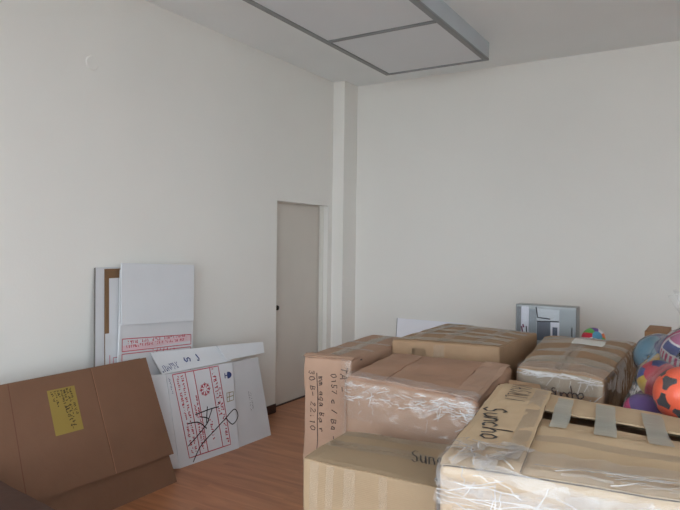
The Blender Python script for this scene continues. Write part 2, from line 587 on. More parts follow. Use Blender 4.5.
for k in range(nb + 1):
    yc = FY1 - k * pl
    ya, yb = (yc - w, yc + w)
    if k == 0:
        ya, yb = yc - 1.6 * w, yc + .002
    if k == nb:
        ya, yb = FY0 - .002, FY0 + 1.6 * w
    boxes('crossbar', [(FX0 + 2 * w, FX1 - 2 * w, ya, yb, FZ, FZ + .02)], M_RAIL, lt, .002)
for k in range(nb):
    y1 = FY1 - k * pl - w - .002
    y0 = max(FY1 - (k + 1) * pl + w + .002, FY0 + 2 * w)
    boxes('diffuser_panel', [(FX0 + 2 * w + .001, FX1 - 2 * w - .001, y0, y1, FZ + .008, FZ + .016)], M_DIFF, lt)

# ------------------------------------------------------------------ cartons
class Carton:
    """a soft, slightly warped cardboard box; c = bottom-plan corners FL, FR, BR, BL as (x, y, z_top)"""
    def __init__(s, c, z0=0.0, r=0.012, bulge=(.01, .012, .008), dent=0.004, seed=0.0, taper=0.0):
        s.c = [Vector(p) for p in c]
        s.z0 = z0
        s.r = r
        s.bulge = bulge
        s.dent = dent
        s.seed = seed
        ctr = sum((Vector((p.x, p.y)) for p in s.c), Vector((0, 0))) / 4
        s.bot = [Vector((ctr.x + (p.x - ctr.x) * (1 - taper), ctr.y + (p.y - ctr.y) * (1 - taper), z0)) for p in s.c]
        w = ((s.c[1] - s.c[0]).length + (s.c[2] - s.c[3]).length) / 2
        d = ((s.c[3] - s.c[0]).length + (s.c[2] - s.c[1]).length) / 2
        h = sum(p.z for p in s.c) / 4 - z0
        s.h = Vector((w / 2, d / 2, h / 2))
        s.w, s.d, s.ht = w, d, h

    def at(s, a, b, c, off=0.0):
        h = s.h
        L = Vector((a * h.x, b * h.y, c * h.z))
        q = Vector((max(-h.x + s.r, min(h.x - s.r, L.x)), max(-h.y + s.r, min(h.y - s.r, L.y)), max(-h.z + s.r, min(h.z - s.r, L.z))))
        d = L - q
        if d.length > 1e-9:
            L = q + d.normalized() * (s.r + off)
        bt, bs, be = s.bulge
        if c > .5:
            L.z += bt * (1 - a * a) * (1 - b * b)
        L.y += (bs if b > 0 else -bs) * (1 - a * a) * (1 - c * c) * abs(b) ** 3
        L.x += (be if a > 0 else -be) * (1 - b * b) * (1 - c * c) * abs(a) ** 3
        p = Vector((L.x / h.x * .5 + .5, L.y / h.y * .5 + .5, L.z / h.z * .5 + .5))
        def bil(k):
            return (k[0] * (1 - p.x) + k[1] * p.x) * (1 - p.y) + (k[3] * (1 - p.x) + k[2] * p.x) * p.y
        P = bil(s.bot) * (1 - p.z) + bil(s.c) * p.z
        n = Vector((L.x * 6 + s.seed, L.y * 6, L.z * 6))
        k = s.dent * min(1.0, (c + 1) * 4)
        P += Vector((noise.noise(n), noise.noise(n + Vector((31, 5, 9))), noise.noise(n + Vector((3, 57, 2))))) * k
        P += Vector((noise.noise(n * 3), noise.noise(n * 3 + Vector((31, 5, 9))), noise.noise(n * 3 + Vector((3, 57, 2))))) * k * .35
        return P

    def face(s, name):
        if name == 'top':
            return lambda u, v, off: s.at(2 * u - 1, 2 * v - 1, 1, off)
        if name == 'front':
            return lambda u, v, off: s.at(2 * u - 1, -1, 2 * v - 1, off)
        if name == 'back':
            return lambda u, v, off: s.at(1 - 2 * u, 1, 2 * v - 1, off)
        if name == 'left':
            return lambda u, v, off: s.at(-1, 1 - 2 * u, 2 * v - 1, off)
        if name == 'right':
            return lambda u, v, off: s.at(1, 2 * u - 1, 2 * v - 1, off)
        return lambda u, v, off: s.at(2 * u - 1, 1 - 2 * v, -1, off)

    def dims(s, name):
        return {'top': (s.w, s.d), 'bottom': (s.w, s.d), 'front': (s.w, s.ht), 'back': (s.w, s.ht)}.get(name, (s.d, s.ht))

    def body(s, m, parent, faces=('top', 'front', 'back', 'left', 'right', 'bottom'), name='body', n=14, off=0.0, hole=None):
        bm = bmesh.new()
        for fn in faces:
            f = s.face(fn)
            def ts(L):
                e = s.r / L
                return [0, e * .12, e * .35, e * .65, e * 1.05] + [e * 1.05 + (1 - 2.1 * e) * k / n for k in range(1, n)] + \
                       [1 - e * 1.05, 1 - e * .65, 1 - e * .35, 1 - e * .12, 1]
            du, dv = s.dims(fn)
            U, V = ts(du), ts(dv)
            g = [[bm.verts.new(f(u, v, off)) for u in U] for v in V]
            for j in range(len(V) - 1):
                for i in range(len(U) - 1):
                    if hole and hole(fn, (U[i] + U[i + 1]) / 2, (V[j] + V[j + 1]) / 2):
                        continue
                    bm.faces.new((g[j][i], g[j][i + 1], g[j + 1][i + 1], g[j + 1][i]))
        bmesh.ops.remove_doubles(bm, verts=bm.verts, dist=0.0003)
        return from_bm(name, bm, m, parent, True)

    def base(s):
        p = sum((q for q in s.bot), Vector()) / 4
        return p


def flaps(cb, m, parent, split=.5, gap=.004, along='u', th=.004, off=.0005):
    f = cb.face('top')
    e = .006
    g = gap / (cb.d if along == 'u' else cb.w)
    if along == 'u':
        patch('top_flap', f, e, 1 - e, e, split - g, m, parent, 14, 8, off, th)
        patch('top_flap', f, e, 1 - e, split + g, 1 - e, m, parent, 14, 8, off, th)
    else:
        patch('top_flap', f, e, split - g, e, 1 - e, m, parent, 8, 14, off, th)
        patch('top_flap', f, split + g, 1 - e, e, 1 - e, m, parent, 8, 14, off, th)


K_A = cardboard('kraft_pinkish', (170, 139, 118), var=.08)
K_B = cardboard('kraft_rosy', (165, 130, 107), var=.08)
K_C = cardboard('kraft_mid', (160, 131, 103), var=.10)
K_D = cardboard('kraft_dun', (158, 129, 101), var=.10)
K_E = cardboard('kraft_pale', (193, 168, 136), var=.07)
K_F = cardboard('kraft_olive', (160, 138, 111), var=.07)
K_DARK = cardboard('kraft_red_brown', (120, 88, 68), var=.06)
K_DK2 = cardboard('kraft_dark_brown', (74, 50, 40), var=.08)

# --- A: tall box with columns of handwriting
A = Carton([(1.63, 2.84, 1.0), (1.92, 2.875, 1.0), (1.805, 3.87, .985), (1.52, 3.84, .99)], seed=1.0, dent=.007, bulge=(.004, .006, .004))
a = thing('cardboard_box', 'tall pinkish-brown cardboard box with columns of handwriting on its front, beside the door', 'box', A.base(), 'taped cardboard boxes')
A.body(K_A, a)
flaps(A, K_A, a, .5, .004, 'v')
fA = A.face('front')
patch('rim_flap', A.face('top'), .01, .99, .0, .05, K_A, a, 14, 3, .006, .006, .006, 4.0)
patch('tape', A.face('top'), .38, .62, .02, .98, M_TAPE, a, 4, 20, .006)
patch('tape', A.face('top'), .02, .98, .30, .36, M_TAPED, a, 10, 3, .007)
patch('tape', A.face('top'), .02, .98, .55, .62, M_TAPED, a, 10, 3, .007)
patch('tape', fA, .86, .99, .3, .99, M_TAPED, a, 4, 16, .003)
W_, H_ = A.w, A.ht
txt = lettering('30 B- 22:10', (.14, .93), (0, -1), (1, 0), .034, W_, H_, .95, .10)
txt += lettering('mm aga Ba r', (.34, .90), (0, -1), (1, 0), .031, W_, H_, .98, .11)
txt += [[(.30, .92), (.31, .48)]]
txt += lettering('0157 c / Ba -', (.60, .92), (0, -1), (1, 0), .031, W_, H_, .98, .11)
txt += lettering('TA -', (.78, .96), (0, -1), (1, 0), .040, W_, H_, .95, .1)
strokes('handwriting', fA, txt, .0048, M_MARK, a)
txt = lettering('7 - 1 -', (.45, .06), (1, .15), (-.15, 1), .04, W_, A.d, 1.3)
strokes('handwriting', A.face('top'), txt, .006, M_MARK, a, .009, True)
patch('stretch_wrap', fA, .80, 1.0, .2, 1.0, M_WRAP, a, 10, 30, .006, 0, .006)

# --- B: rosy box wound with clear tape
B = Carton([(2.07, 2.555, .995), (2.735, 2.585, .955), (2.665, 3.36, .985), (1.955, 3.29, .985)], r=.03, seed=2.0, dent=.010, bulge=(.012, .012, .01))
b = thing('cardboard_box', 'rosy-brown cardboard box wound with shiny clear tape, in the middle of the heap', 'box', B.base(), 'taped cardboard boxes')
B.body(K_B, b)
ft = B.face('top')
patch('top_flap', ft, .03, .30, .03, .97, K_B, b, 8, 14, .0005, .004)
patch('top_flap', ft, .31, .80, .03, .97, K_B, b, 10, 14, .0005, .004)
patch('end_flap', ft, .81, .985, .02, .985, K_A, b, 6, 14, .003, .006, .004, 3.0)
patch('tape', B.face('front'), .02, .98, .74, .99, M_TAPED, b, 16, 8, .004)
patch('tape', B.face('front'), .02, .98, .30, .36, M_TAPED, b, 16, 3, .004)
patch('stretch_wrap', B.face('front'), 0, 1, .80, 1, M_WRAP, b, 90, 40, .005, 0, .006, 1.0)
patch('stretch_wrap', ft, .0, 1.0, .0, .10, M_WRAPT, b, 90, 14, .010, 0, .006, 8.0)

glint_folds(B.face('front'), 60, .02, .98, .90, .985, 0, 12, .015, .07, b, B.w, B.ht, .004, .012, 1)
glint_folds(B.face('front'), 34, .55, .98, .89, .985, 5, 16, .015, .06, b, B.w, B.ht, .005, .012, 15)
glint_folds(B.face('front'), 12, .1, .98, .84, .98, 70, 25, .02, .07, b, B.w, B.ht, .003, .012, 2)
glint_folds(ft, 14, .02, .98, .01, .08, 5, 15, .02, .08, b, B.w, B.d, .004, .017, 3)
glint_folds(B.face('front'), 9, .45, .98, .90, .985, 8, 15, .05, .12, b, B.w, B.ht, .030, .013, 13, M_SHEEN)
glint_folds(B.face('front'), 6, .02, .45, .92, .985, 8, 15, .05, .12, b, B.w, B.ht, .024, .013, 14, M_SHEEN)

# --- C: box at the back with strips of tape over the top
C_ = Carton([(1.86, 3.49, 1.03), (2.515, 3.60, 1.03), (2.555, 4.34, 1.03), (1.845, 4.49, 1.03)], r=.010, seed=3.0, dent=.006, bulge=(.02, .006, .004))
c = thing('cardboard_box', 'wide cardboard box with a grid of tape strips on its top, before the white panel', 'box', C_.base(), 'taped cardboard boxes')
# the front is torn open below the rim at its left end
C_.body(K_C, c, n=60, hole=lambda fn, u, v: fn == 'front' and .19 < u < .33 and .86 < v < .962)
patch('inner_flap', C_.face('front'), .10, .50, .80, .985, K_C, c, 8, 6, -.035, .003)
flaps(C_, K_C, c, .5, .005, 'u')
ft = C_.face('top')
for v0, v1 in ((.04, .14), (.27, .37), (.46, .54), (.70, .80), (.90, .98)):
    patch('tape', ft, .02, .98, v0, v1, M_TAPE, c, 16, 3, .006)
for u0, u1 in ((.10, .19), (.40, .50), (.72, .80)):
    patch('tape', ft, u0, u1, .02, .98, M_TAPED, c, 3, 16, .0075)
patch('tape', C_.face('front'), .4, .5, .6, .99, M_TAPED, c, 3, 8, .003)

# --- D: long box to the right with taped, rounded shoulders
D = Carton([(2.705, 3.29, .99), (3.16, 3.20, 1.0), (3.165, 4.60, 1.0), (2.575, 4.44, 1.005)], r=.035, seed=4.0, dent=.012, bulge=(.035, .015, .008))
d = thing('cardboard_box', 'long cardboard box with taped rounded top and white label, beside the balls', 'box', D.base(), 'taped cardboard boxes')
D.body(K_D, d)
ft = D.face('top')
patch('top_flap', ft, .02, .49, .02, .98, K_D, d, 8, 16, .0005, .004)
patch('top_flap', ft, .51, .98, .02, .98, K_D, d, 8, 16, .0005, .004)
for v0, v1 in ((.12, .24), (.36, .46), (.60, .69), (.82, .92)):
    patch('tape', ft, .01, .99, v0, v1, M_TAPE, d, 14, 4, .007)
patch('tape', ft, .42, .58, .02, .98, M_TAPED, d, 4, 20, .0085)
patch('paper_label', ft, .42, .74, .58, .78, mat('label_paper', (226, 224, 218), .5), d, 6, 6, .010)
patch('tape', D.face('front'), .02, .98, .90, .995, M_TAPE, d, 14, 4, .004)
patch('stretch_wrap', D.face('front'), 0, 1, .6, 1, M_WRAP, d, 60, 50, .006, 0, .006, 4.0)
patch('stretch_wrap', D.face('right'), 0, 1, .6, 1, M_WRAP, d, 60, 30, .006, 0, .006, 4.0)
patch('stretch_wrap', ft, 0, 1, 0, .10, M_WRAPT, d, 60, 24, .011, 0, .006, 2.0)
glint_folds(D.face('front'), 30, .04, .96, .962, .988, 0, 3, .05, .16, d, D.w, D.ht, .006, .012, 4)
glint_folds(D.face('front'), 14, .3, .98, .84, .97, 55, 30, .03, .09, d, D.w, D.ht, .004, .012, 5)
glint_folds(D.face('right'), 14, .02, .98, .75, .98, 60, 30, .05, .15, d, D.d, D.ht, .005, .012, 6)
strokes('handwriting', D.face('front'), lettering('Suncho', (.42, .868), (.98, .10), (-.10, .98), .050, D.w, D.ht, .62), .006, M_MARK, d, .013)

# --- E: nearest box in stretch wrap
def rot8(x, y):
    t = math.radians(8)
    return (2.92 + x * math.cos(t) - y * math.sin(t), 1.68 + x * math.sin(t) + y * math.cos(t))
E_ = Carton([rot8(0, 0) + (1.0,), rot8(.88, 0) + (1.0,), rot8(.88, 1.12) + (.93,), rot8(0, 1.15) + (1.0,)], r=.03, seed=5.0, dent=.006, bulge=(.004, .015, .012))
e = thing('cardboard_box', 'large pale cardboard box in glossy stretch wrap, nearest to the viewer at lower right', 'box', E_.base(), 'taped cardboard boxes')
E_.body(K_E, e, ('front', 'back', 'left', 'right', 'bottom'))
ft = E_.face('top')
patch('top_flap', ft, .03, .99, .01, .46, K_E, e, 16, 10, -.004, .006)
patch('top_flap', ft, .20, .99, .44, .60, K_E, e, 16, 4, -.016, .006)
patch('top_flap', ft, .20, .995, .685, .99, K_E, e, 16, 6, -.006, .006)
patch('end_flap', ft, .0, .262, .0, .995, K_E, e, 8, 20, .006, .006, .003, 6.0)
patch('inner_flap', ft, .03, .97, .03, .97, K_C, e, 8, 8, -.09, .004)
for u0, u1, v0 in ((.30, .37, .46), (.47, .55, .44), (.66, .745, .44)):
    patch('tape', ft, u0, u1, v0, .90, M_TAPEG, e, 4, 14, .006)
patch('tape', ft, .19, .25, .0, .99, M_TAPED, e, 4, 16, .015)
patch('tape', ft, .24, .99, .30, .36, M_TAPED, e, 16, 4, .004)
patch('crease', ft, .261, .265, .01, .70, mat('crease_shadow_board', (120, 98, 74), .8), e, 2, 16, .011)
LU, LV = E_.w, E_.d
txt = lettering('Suncho', (.025, .545), (.14, -.99), (.99, .14), .080, LU, LV, .84, .03)
strokes('handwriting', ft, txt, .010, M_BLACK, e, .017)
txt = lettering('VASJLLI', (.075, .965), (.02, -1), (1, .02), .082, LU, LV, .60, .05, .55)
strokes('handwriting', ft, txt, .007, M_MARK, e, .017)
patch('stretch_wrap', E_.face('front'), 0, 1, .3, 1, M_WRAPD, e, 110, 80, .012, 0, .008, 4.0)
patch('stretch_wrap', E_.face('left'), 0, 1, .3, 1, M_WRAPD, e, 100, 70, .008, 0, .008, 4.0)
patch('stretch_wrap', ft, 0, 1, 0, .15, M_WRAPT, e, 110, 24, .014, 0, .008, 5.0)

glint_folds(E_.face('front'), 44, .01, .99, .86, .985, 0, 8, .05, .20, e, E_.w, E_.ht, .0042, .018, 7)
glint_folds(E_.face('front'), 18, .01, .35, .72, .985, 75, 25, .04, .12, e, E_.w, E_.ht, .0035, .018, 8)
glint_folds(E_.face('front'), 26, .01, .99, .84, .985, 0, 8, .10, .26, e, E_.w, E_.ht, .05, .017, 17, M_SHEEN)
glint_folds(ft, 20, .01, .26, .01, .16, 30, 45, .03, .12, e, E_.w, E_.d, .005, .026, 9)
glint_folds(ft, 12, .03, .24, .01, .15, 40, 40, .06, .14, e, E_.w, E_.d, .045, .025, 19, M_SHEEN)
glint_folds(ft, 12, .28, .99, .01, .08, 3, 6, .08, .24, e, E_.w, E_.d, .006, .026, 10)
glint_folds(ft, 10, .28, .99, .01, .06, 3, 6, .12, .30, e, E_.w, E_.d, .014, .025, 20, M_SHEEN)
glint_folds(E_.face('left'), 24, .5, .99, .70, .98, 70, 25, .04, .15, e, E_.d, E_.ht, .005, .016, 11)

# --- F: small box in front
F_ = Carton([(2.245, 1.955, .80), (2.80, 1.965, .80), (2.705, 2.42, .80), (2.21, 2.35, .80)], r=.010, seed=6.0, dent=.004, bulge=(.006, .006, .004))
f_ = thing('cardboard_box', 'small low cardboard box with vertical tape stripes, in front of the handwritten tall box', 'box', F_.base(), 'taped cardboard boxes')
F_.body(K_F, f_)
flaps(F_, K_F, f_, .5, .003, 'u')
patch('tape', F_.face('top'), .02, .98, .40, .60, M_TAPED, f_, 16, 4, .006)
patch('tape', F_.face('top'), .02, .98, .80, .98, M_TAPED, f_, 16, 4, .006)
for u0, u1 in ((.06, .13), (.19, .25), (.33, .42), (.60, .66)):
    patch('tape', F_.face('front'), u0, u1, .2, .995, M_TAPED, f_, 3, 14, .003)
patch('tape', F_.face('left'), .1, .9, .80, .99, M_TAPED, f_, 6, 6, .003)
strokes('handwriting', F_.face('top'), lettering('Suncho', (.745, .36), (.97, .24), (-.24, .97), .12, F_.w, F_.d, .28, .04, .24), .005, M_BLACK, f_, .008)

# --- G: carton carrying the balls; H: carton behind; K: carton carrying the boxed set
G = Carton([(3.20, 3.02, .78), (3.95, 3.02, .78), (3.95, 4.0, .78), (3.20, 4.0, .78)], seed=7.0, bulge=(0, .008, .006), dent=.001)
g = thing('cardboard_box', 'cardboard box beneath the bag of colourful balls', 'box', G.base(), 'taped cardboard boxes')
G.body(K_C, g)
H_b = Carton([(3.195, 4.70, 1.055), (3.34, 4.70, 1.055), (3.34, 5.1, 1.055), (3.195, 5.1, 1.055)], seed=8.0, r=.006)
h = thing('cardboard_box', 'brown cardboard box corner showing behind the topmost pink ball', 'box', H_b.base(), 'taped cardboard boxes')
H_b.body(cardboard('kraft_brown', (150, 112, 80)), h)
flaps(H_b, MATS['kraft_brown'], h)
KX = Carton([(2.15, 4.70, .86), (3.12, 4.70, .86), (3.12, 5.3, .86), (2.15, 5.3, .86)], seed=9.0, bulge=(0, .008, .006), dent=.001)
k = thing('cardboard_box', 'cardboard box at the back carrying the grey printed carton', 'box', KX.base(), 'taped cardboard boxes')
KX.body(K_C, k)

# --- dark box at lower left
N = Carton([(.50, 1.02, .5), (1.36, 0.94, .5), (1.40, 1.55, .5), (.55, 1.63, .5)], r=.008, seed=11.0)
n_ = thing('cardboard_box', 'dark brown box edge at the lower left corner, in front of the flattened brown carton', 'box', N.base())
N.body(K_DK2, n_)
flaps(N, K_DK2, n_, .5, .004, 'u')

# ------------------------------------------------------------------ flattened cartons by the left wall
def quad(bl, br, tr, tl, wob=0.003, seed=0.0):
    bl, br, tr, tl = map(Vector, (bl, br, tr, tl))
    n = (br - bl).cross(tl - bl).normalized()
    def f(u, v, off):
        p = (bl * (1 - u) + br * u) * (1 - v) + (tl * (1 - u) + tr * u) * v
        q = p * 3 + Vector((seed, 0, 0))
        return p + n * (off + wob * noise.noise(q) * min(1.0, v * 6))
    return f


patch('loose_flap', quad((2.75, 2.985, .905), (2.93, 2.975, .895), (2.86, 3.15, .935), (2.71, 3.13, .945), .004), 0, 1, 0, 1, K_D, d, 8, 6, 0, .006)


def sp(y, z, k=0.0):     # leaning plane of the white stack
    return (0.285 - 0.15 * z + k, y, z)

# rear two sheets
s3 = thing('flattened_box', 'rearmost flattened white box, a narrow strip showing at the far left of the stack', 'flattened box', sp(3.0, 0, -.04), 'flattened white boxes')
q3 = quad(sp(2.50, 0, -.045), sp(3.20, 0, -.045), sp(3.33, 1.455, -.045), sp(2.665, 1.455, -.045), .002)
patch('panel', q3, 0, 1, 0, 1, M_WHITE2, s3, 10, 16, 0, .010)
patch('edge_liner', q3, -.012, -.001, 0.02, 1, mat('grey_edge', (112, 108, 104), .8), s3, 1, 12, .001, .008)
s2 = thing('flattened_box', 'middle flattened white box with a bare brown strip along its top and edge', 'flattened box', sp(3.0, 0, -.025), 'flattened white boxes')
q2 = quad(sp(2.57, 0, -.027), sp(3.28, 0, -.027), sp(3.42, 1.445, -.027), sp(2.725, 1.445, -.027), .002, 2.0)
patch('panel', q2, 0, 1, 0, 1, M_KEDGE, s2, 10, 16, 0, .008)
patch('liner', q2, .045, .99, .0, .955, M_WHITE2, s2, 8, 12, .0085)
patch('liner', q2, .0, .045, .0, .70, M_WHITE2, s2, 2, 12, .0085)
ln = [[(.09, .0), (.09, .585), (.30, .585)], [(.09, .53), (.30, .53)], [(.05, .0), (.05, .60)]]
strokes('red_line', q2, ln, .005, M_RED, s2, .0105, True)
strokes('red_print', q2, smallprint((.14, .55), (1, 0), (0, 1), .06, .014, .7, 1.45, random.Random(3)), .003, M_RED, s2, .0105)

s1 = thing('flattened_box', 'front flattened white box with blank folded top and red printed band, leaning on the wall', 'flattened box', sp(3.0, 0), 'flattened white boxes')
q1 = quad(sp(2.62, 0), sp(3.31, 0), sp(3.525, 1.44), sp(2.83, 1.44), .002, 4.0)
patch('panel', q1, 0, 1, 0, 1, M_WHITE2, s1, 12, 18, 0, .010)
qf = quad(sp(2.785, 1.062, .018), sp(3.455, 1.025, .018), sp(3.52, 1.455, .016), sp(2.83, 1.485, .016), .003, 6.0)
patch('folded_flap', qf, 0, 1, 0, 1, M_WHITE, s1, 12, 10, 0, .008)
patch('fold_edge', q1, .0, .02, .60, .745, M_WHITE, s1, 1, 6, .010, .004)
rng = random.Random(11)
LU, LV = .69, 1.45
rl = [[(.04, .670), (.965, .640)], [(.04, .612), (.965, .590)], [(.04, .612), (.04, .670)], [(.965, .590), (.965, .640)],
      [(.04, .600), (.965, .576)], [(.04, .600), (.04, .30)], [(.965, .576), (.965, .30)]]
strokes('red_line', q1, rl, .006, M_RED, s1, .0125, True)
pr = smallprint((.10, .645), (1, -.03), (.03, 1), .55, .019, LU, LV, rng) + smallprint((.09, .625), (1, -.03), (.03, 1), .56, .019, LU, LV, rng)
pr += smallprint((.42, .583), (1, -.03), (.03, 1), .20, .022, LU, LV, rng, 1.5)
strokes('red_print', q1, pr, .0055, M_RED, s1, .0125)
patch('red_tint_band', q1, .045, .96, .608, .638, mat('red_tint', (214, 186, 192), .6), s1, 8, 2, .0115)
strokes('grey_print', q1, smallprint((.82, .715), (1, -.03), (.03, 1), .09, .012, LU, LV, rng), .003, M_BLUE, s1, .0125)

# folded white box with a big red printed frame
wb = thing('folded_box', 'folded white box with red print and black scribbles standing before the leaning stack', 'folded box', (.37, 3.5, 0), None)
qw = quad((.335, 3.15, .0), (.396, 3.723, .0), (.325, 3.712, .682), (.258, 3.085, .685), .003, 1.0)
patch('front_panel', qw, 0, 1, 0, 1, M_WHITE, wb, 12, 12, -.008, .008)
ql = quad((.318, 3.03, .03), (.333, 3.148, .0), (.256, 3.083, .685), (.212, 2.95, .70), .002, 2.0)
patch('side_panel', ql, 0, 1, 0, 1, M_WHITE, wb, 6, 12, -.008, .008)
qr = quad((.388, 3.730, .0), (.404, 4.126, .0), (.322, 4.042, .668), (.312, 3.722, .672), .002, 3.0)
patch('end_panel', qr, 0, 1, 0, 1, M_WHITE2, wb, 8, 12, -.008, .008)
qt = quad((.258, 3.05, .690), (.318, 3.715, .690), (.255, 3.70, .812), (.19, 3.0, .845), .003, 4.0)
patch('top_flap', qt, 0, 1, 0, 1, M_WHITE, wb, 10, 6, -.006, .006)
qt2 = quad((.305, 3.66, .700), (.345, 4.085, .700), (.30, 4.12, .785), (.255, 3.60, .818), .003, 5.0)
patch('top_flap', qt2, 0, 1, 0, 1, M_WHITE, wb, 8, 6, .004, .008)
qb = quad((.322, 3.16, .01), (.345, 4.08, .01), (.255, 4.02, .66), (.225, 3.05, .66), .002, 6.0)
patch('back_panel', qb, 0, 1, 0, 1, M_WHITE2, wb, 8, 8, 0, .006)
LU, LV = .62, .685
FR = [(.08, .985), (.765, .985), (.855, .075), (.16, .075)]          # printed frame TL TR BR BL in u, v
def fr(s_, t_):                                                    # s across, t down
    tl, tr, br, bl = FR
    return ((tl[0] * (1 - s_) + tr[0] * s_) * (1 - t_) + (bl[0] * (1 - s_) + br[0] * s_) * t_,
            (tl[1] * (1 - s_) + tr[1] * s_) * (1 - t_) + (bl[1] * (1 - s_) + br[1] * s_) * t_)
def vline(s_, t0=0.0, t1=1.0):
    return [fr(s_, t0), fr(s_, t1)]
rl = [[fr(0, 0), fr(1, 0), fr(1, 1), fr(0, 1), fr(0, 0)], vline(.26), vline(.44), vline(.80)]
strokes('red_line', qw, rl, .007, M_RED, wb, .003, True)
pr = []
rng = random.Random(5)
def vtext(s_, t0, t1, size):
    a_, b_ = fr(s_, t0), fr(s_, t1)
    dx = Vector(((b_[0] - a_[0]) * LU, (b_[1] - a_[1]) * LV))
    L = dx.length
    dx.normalize()
    return smallprint(a_, (dx.x, dx.y), (-dx.y, dx.x), L, size, LU, LV, rng)
for s_, t0, t1, sz in ((.07, .03, .97, .018), (.16, .03, .97, .018), (.32, .40, .95, .016), (.385, .30, .90, .013)):
    pr += vtext(s_, t0, t1, sz)
for s_, t0, t1, sz in ((.84, .02, .62, .032), (.91, .25, .95, .026)):
    pr += vtext(s_, t0, t1, sz)
c0 = fr(.62, .25)
for q in range(8):
    t = q * math.pi / 4
    for r0, r1, dt in ((.016, .052, 0), (.030, .046, .28), (.030, .046, -.28)):
        pr.append([(c0[0] + r0 / LU * math.cos(t), c0[1] + r0 / LV * math.sin(t)), (c0[0] + r1 / LU * math.cos(t + dt), c0[1] + r1 / LV * math.sin(t + dt))])
pr += vtext(.60, .62, .86, .022)
strokes('red_print', qw, pr, .0070, M_RED, wb, .003)
sc = [[fr(.30, .52), fr(.66, .50), fr(.86, .50)], [fr(.60, .46), fr(.52, .66), fr(.70, .50)], [fr(.02, .86), fr(.35, .74), fr(.58, .62), fr(.40, .56)],
      [fr(.06, 1.06), fr(.30, .90), fr(.70, .76), fr(.98, .66)], [fr(.98, .66), fr(1.22, .58), fr(1.28, .68), fr(1.12, .76), fr(.98, .66)],
      [fr(.10, .60), fr(.34, .62), fr(.50, .72)], [fr(.86, .44), fr(.88, .46)]]
def smooth(pl, n=6):
    out = []
    for k in range(len(pl) - 1):
        p0, p1, p2, p3 = pl[max(k - 1, 0)], pl[k], pl[k + 1], pl[min(k + 2, len(pl) - 1)]
        for t in [i / n for i in range(n)]:
            out.append(tuple(.5 * (2 * p1[i] + (p2[i] - p0[i]) * t + (2 * p0[i] - 5 * p1[i] + 4 * p2[i] - p3[i]) * t * t + (3 * p1[i] - p0[i] - 3 * p2[i] + p3[i]) * t ** 3) for i in (0, 1)))
    return out + [pl[-1]]
sc = [smooth(q) for q in sc]
strokes('marker_scribble', qw, sc, .008, M_BLACK, wb, .0045, True)
cup = [[(.885, .86), (.925, .86)], [(.86, .86), (.885, .86)], [(.86, .83), (.86, .89)]]
strokes('fragile_mark', qw, cup, .008, M_BLUE, wb, .003, True)
cv = [(.905 + .066 * math.cos(t) * (1.0 if math.cos(t) > 0 else .15), .86 + .040 * math.sin(t)) for t in [k_ * math.tau / 20 for k_ in range(20)]]
mesh('fragile_mark', [qw(u_, v_, .003) for u_, v_ in cv], [tuple(range(20))], M_BLUE, wb)
lab = [[(.86, .56), (.97, .565), (.975, .66), (.865, .66), (.86, .56)], [(.90, .56), (.905, .66)], [(.86, .61), (.97, .615)]]
strokes('ochre_print', qw, lab, .006, mat('ochre_ink', (150, 138, 104), .6), wb, .003, True)
strokes('grey_print', qw, smallprint((.02, .96), (.10, -.99), (.99, .10), .12, .012, LU, LV, rng), .003, M_BLUE, wb, .003)
strokes('grey_print', qr, smallprint((.45, .62), (.05, -1), (1, .05), .16, .014, .4, .67, rng) + smallprint((.52, .60), (.05, -1), (1, .05), .13, .014, .4, .67, rng), .003, mat('grey_ink', (120, 120, 124), .6), wb, .003)
tm = lettering('S', (.36, .62), (0, -1), (1, 0), .05, .68, .14) + lettering('J', (.52, .30), (.9, .3), (-.3, .9), .05, .68, .14)
strokes('marker_scribble', qt, tm, .010, M_BLUE, wb, .003, True)
strokes('grey_print', qt, smallprint((.02, .06), (1, .1), (-.1, 1), .16, .02, .68, .14, rng) + smallprint((.04, .22), (1, .1), (-.1, 1), .14, .02, .68, .14, rng), .004, M_BLUE, wb, .003)

# big brown flattened carton
br = thing('flattened_box', 'large flattened brown carton with a yellow label, leaning at the lower left', 'flattened box', (.5, 2.3, 0), None)
qbk = quad((.505, 1.70, 0), (.505, 2.965, 0), (.285, 2.83, .845), (.285, 1.70, .845), .004, 1.0)
patch('rear_panel', qbk, 0, 1, 0, 1, K_DARK, br, 14, 10, -.012, .008)
qfr = quad((.472, 1.70, .225), (.472, 2.945, .192), (.312, 2.838, .848), (.312, 1.70, .848), .004, 2.0)
patch('front_panel', qfr, 0, .62, 0, 1, K_DARK, br, 12, 10, .006, .010)
patch('front_panel', qfr, .623, 1, 0, 1, K_DARK, br, 8, 10, .007, .010)
patch('label', qfr, .352, .505, .475, .875, mat('yellow_label', (148, 126, 62), .6, .05), br, 4, 4, .0175)
LU, LV = 1.2, .67
pr = []
for q in range(7):
    pr += smallprint((.368 + q * .017, .86), (.10, -1), (1, .10), [.06, .09, .05, .12, .07, .13, .16][q], .013, LU, LV, rng)
pr += smallprint((.43, .72), (.10, -1), (1, .10), .14, .020, LU, LV, rng) + smallprint((.445, .72), (.10, -1), (1, .10), .14, .020, LU, LV, rng)
strokes('label_print', qfr, pr, .0045, mat('brown_ink', (62, 48, 26), .6), br, .019)
patch('crease', qfr, .622, .6265, 0, 1, mat('crease_pale', (150, 108, 84), .8), br, 1, 8, .0185)
patch('crease', qfr, .165, .169, 0, 1, mat('crease_dark', (104, 68, 52), .8), br, 1, 8, .0175)

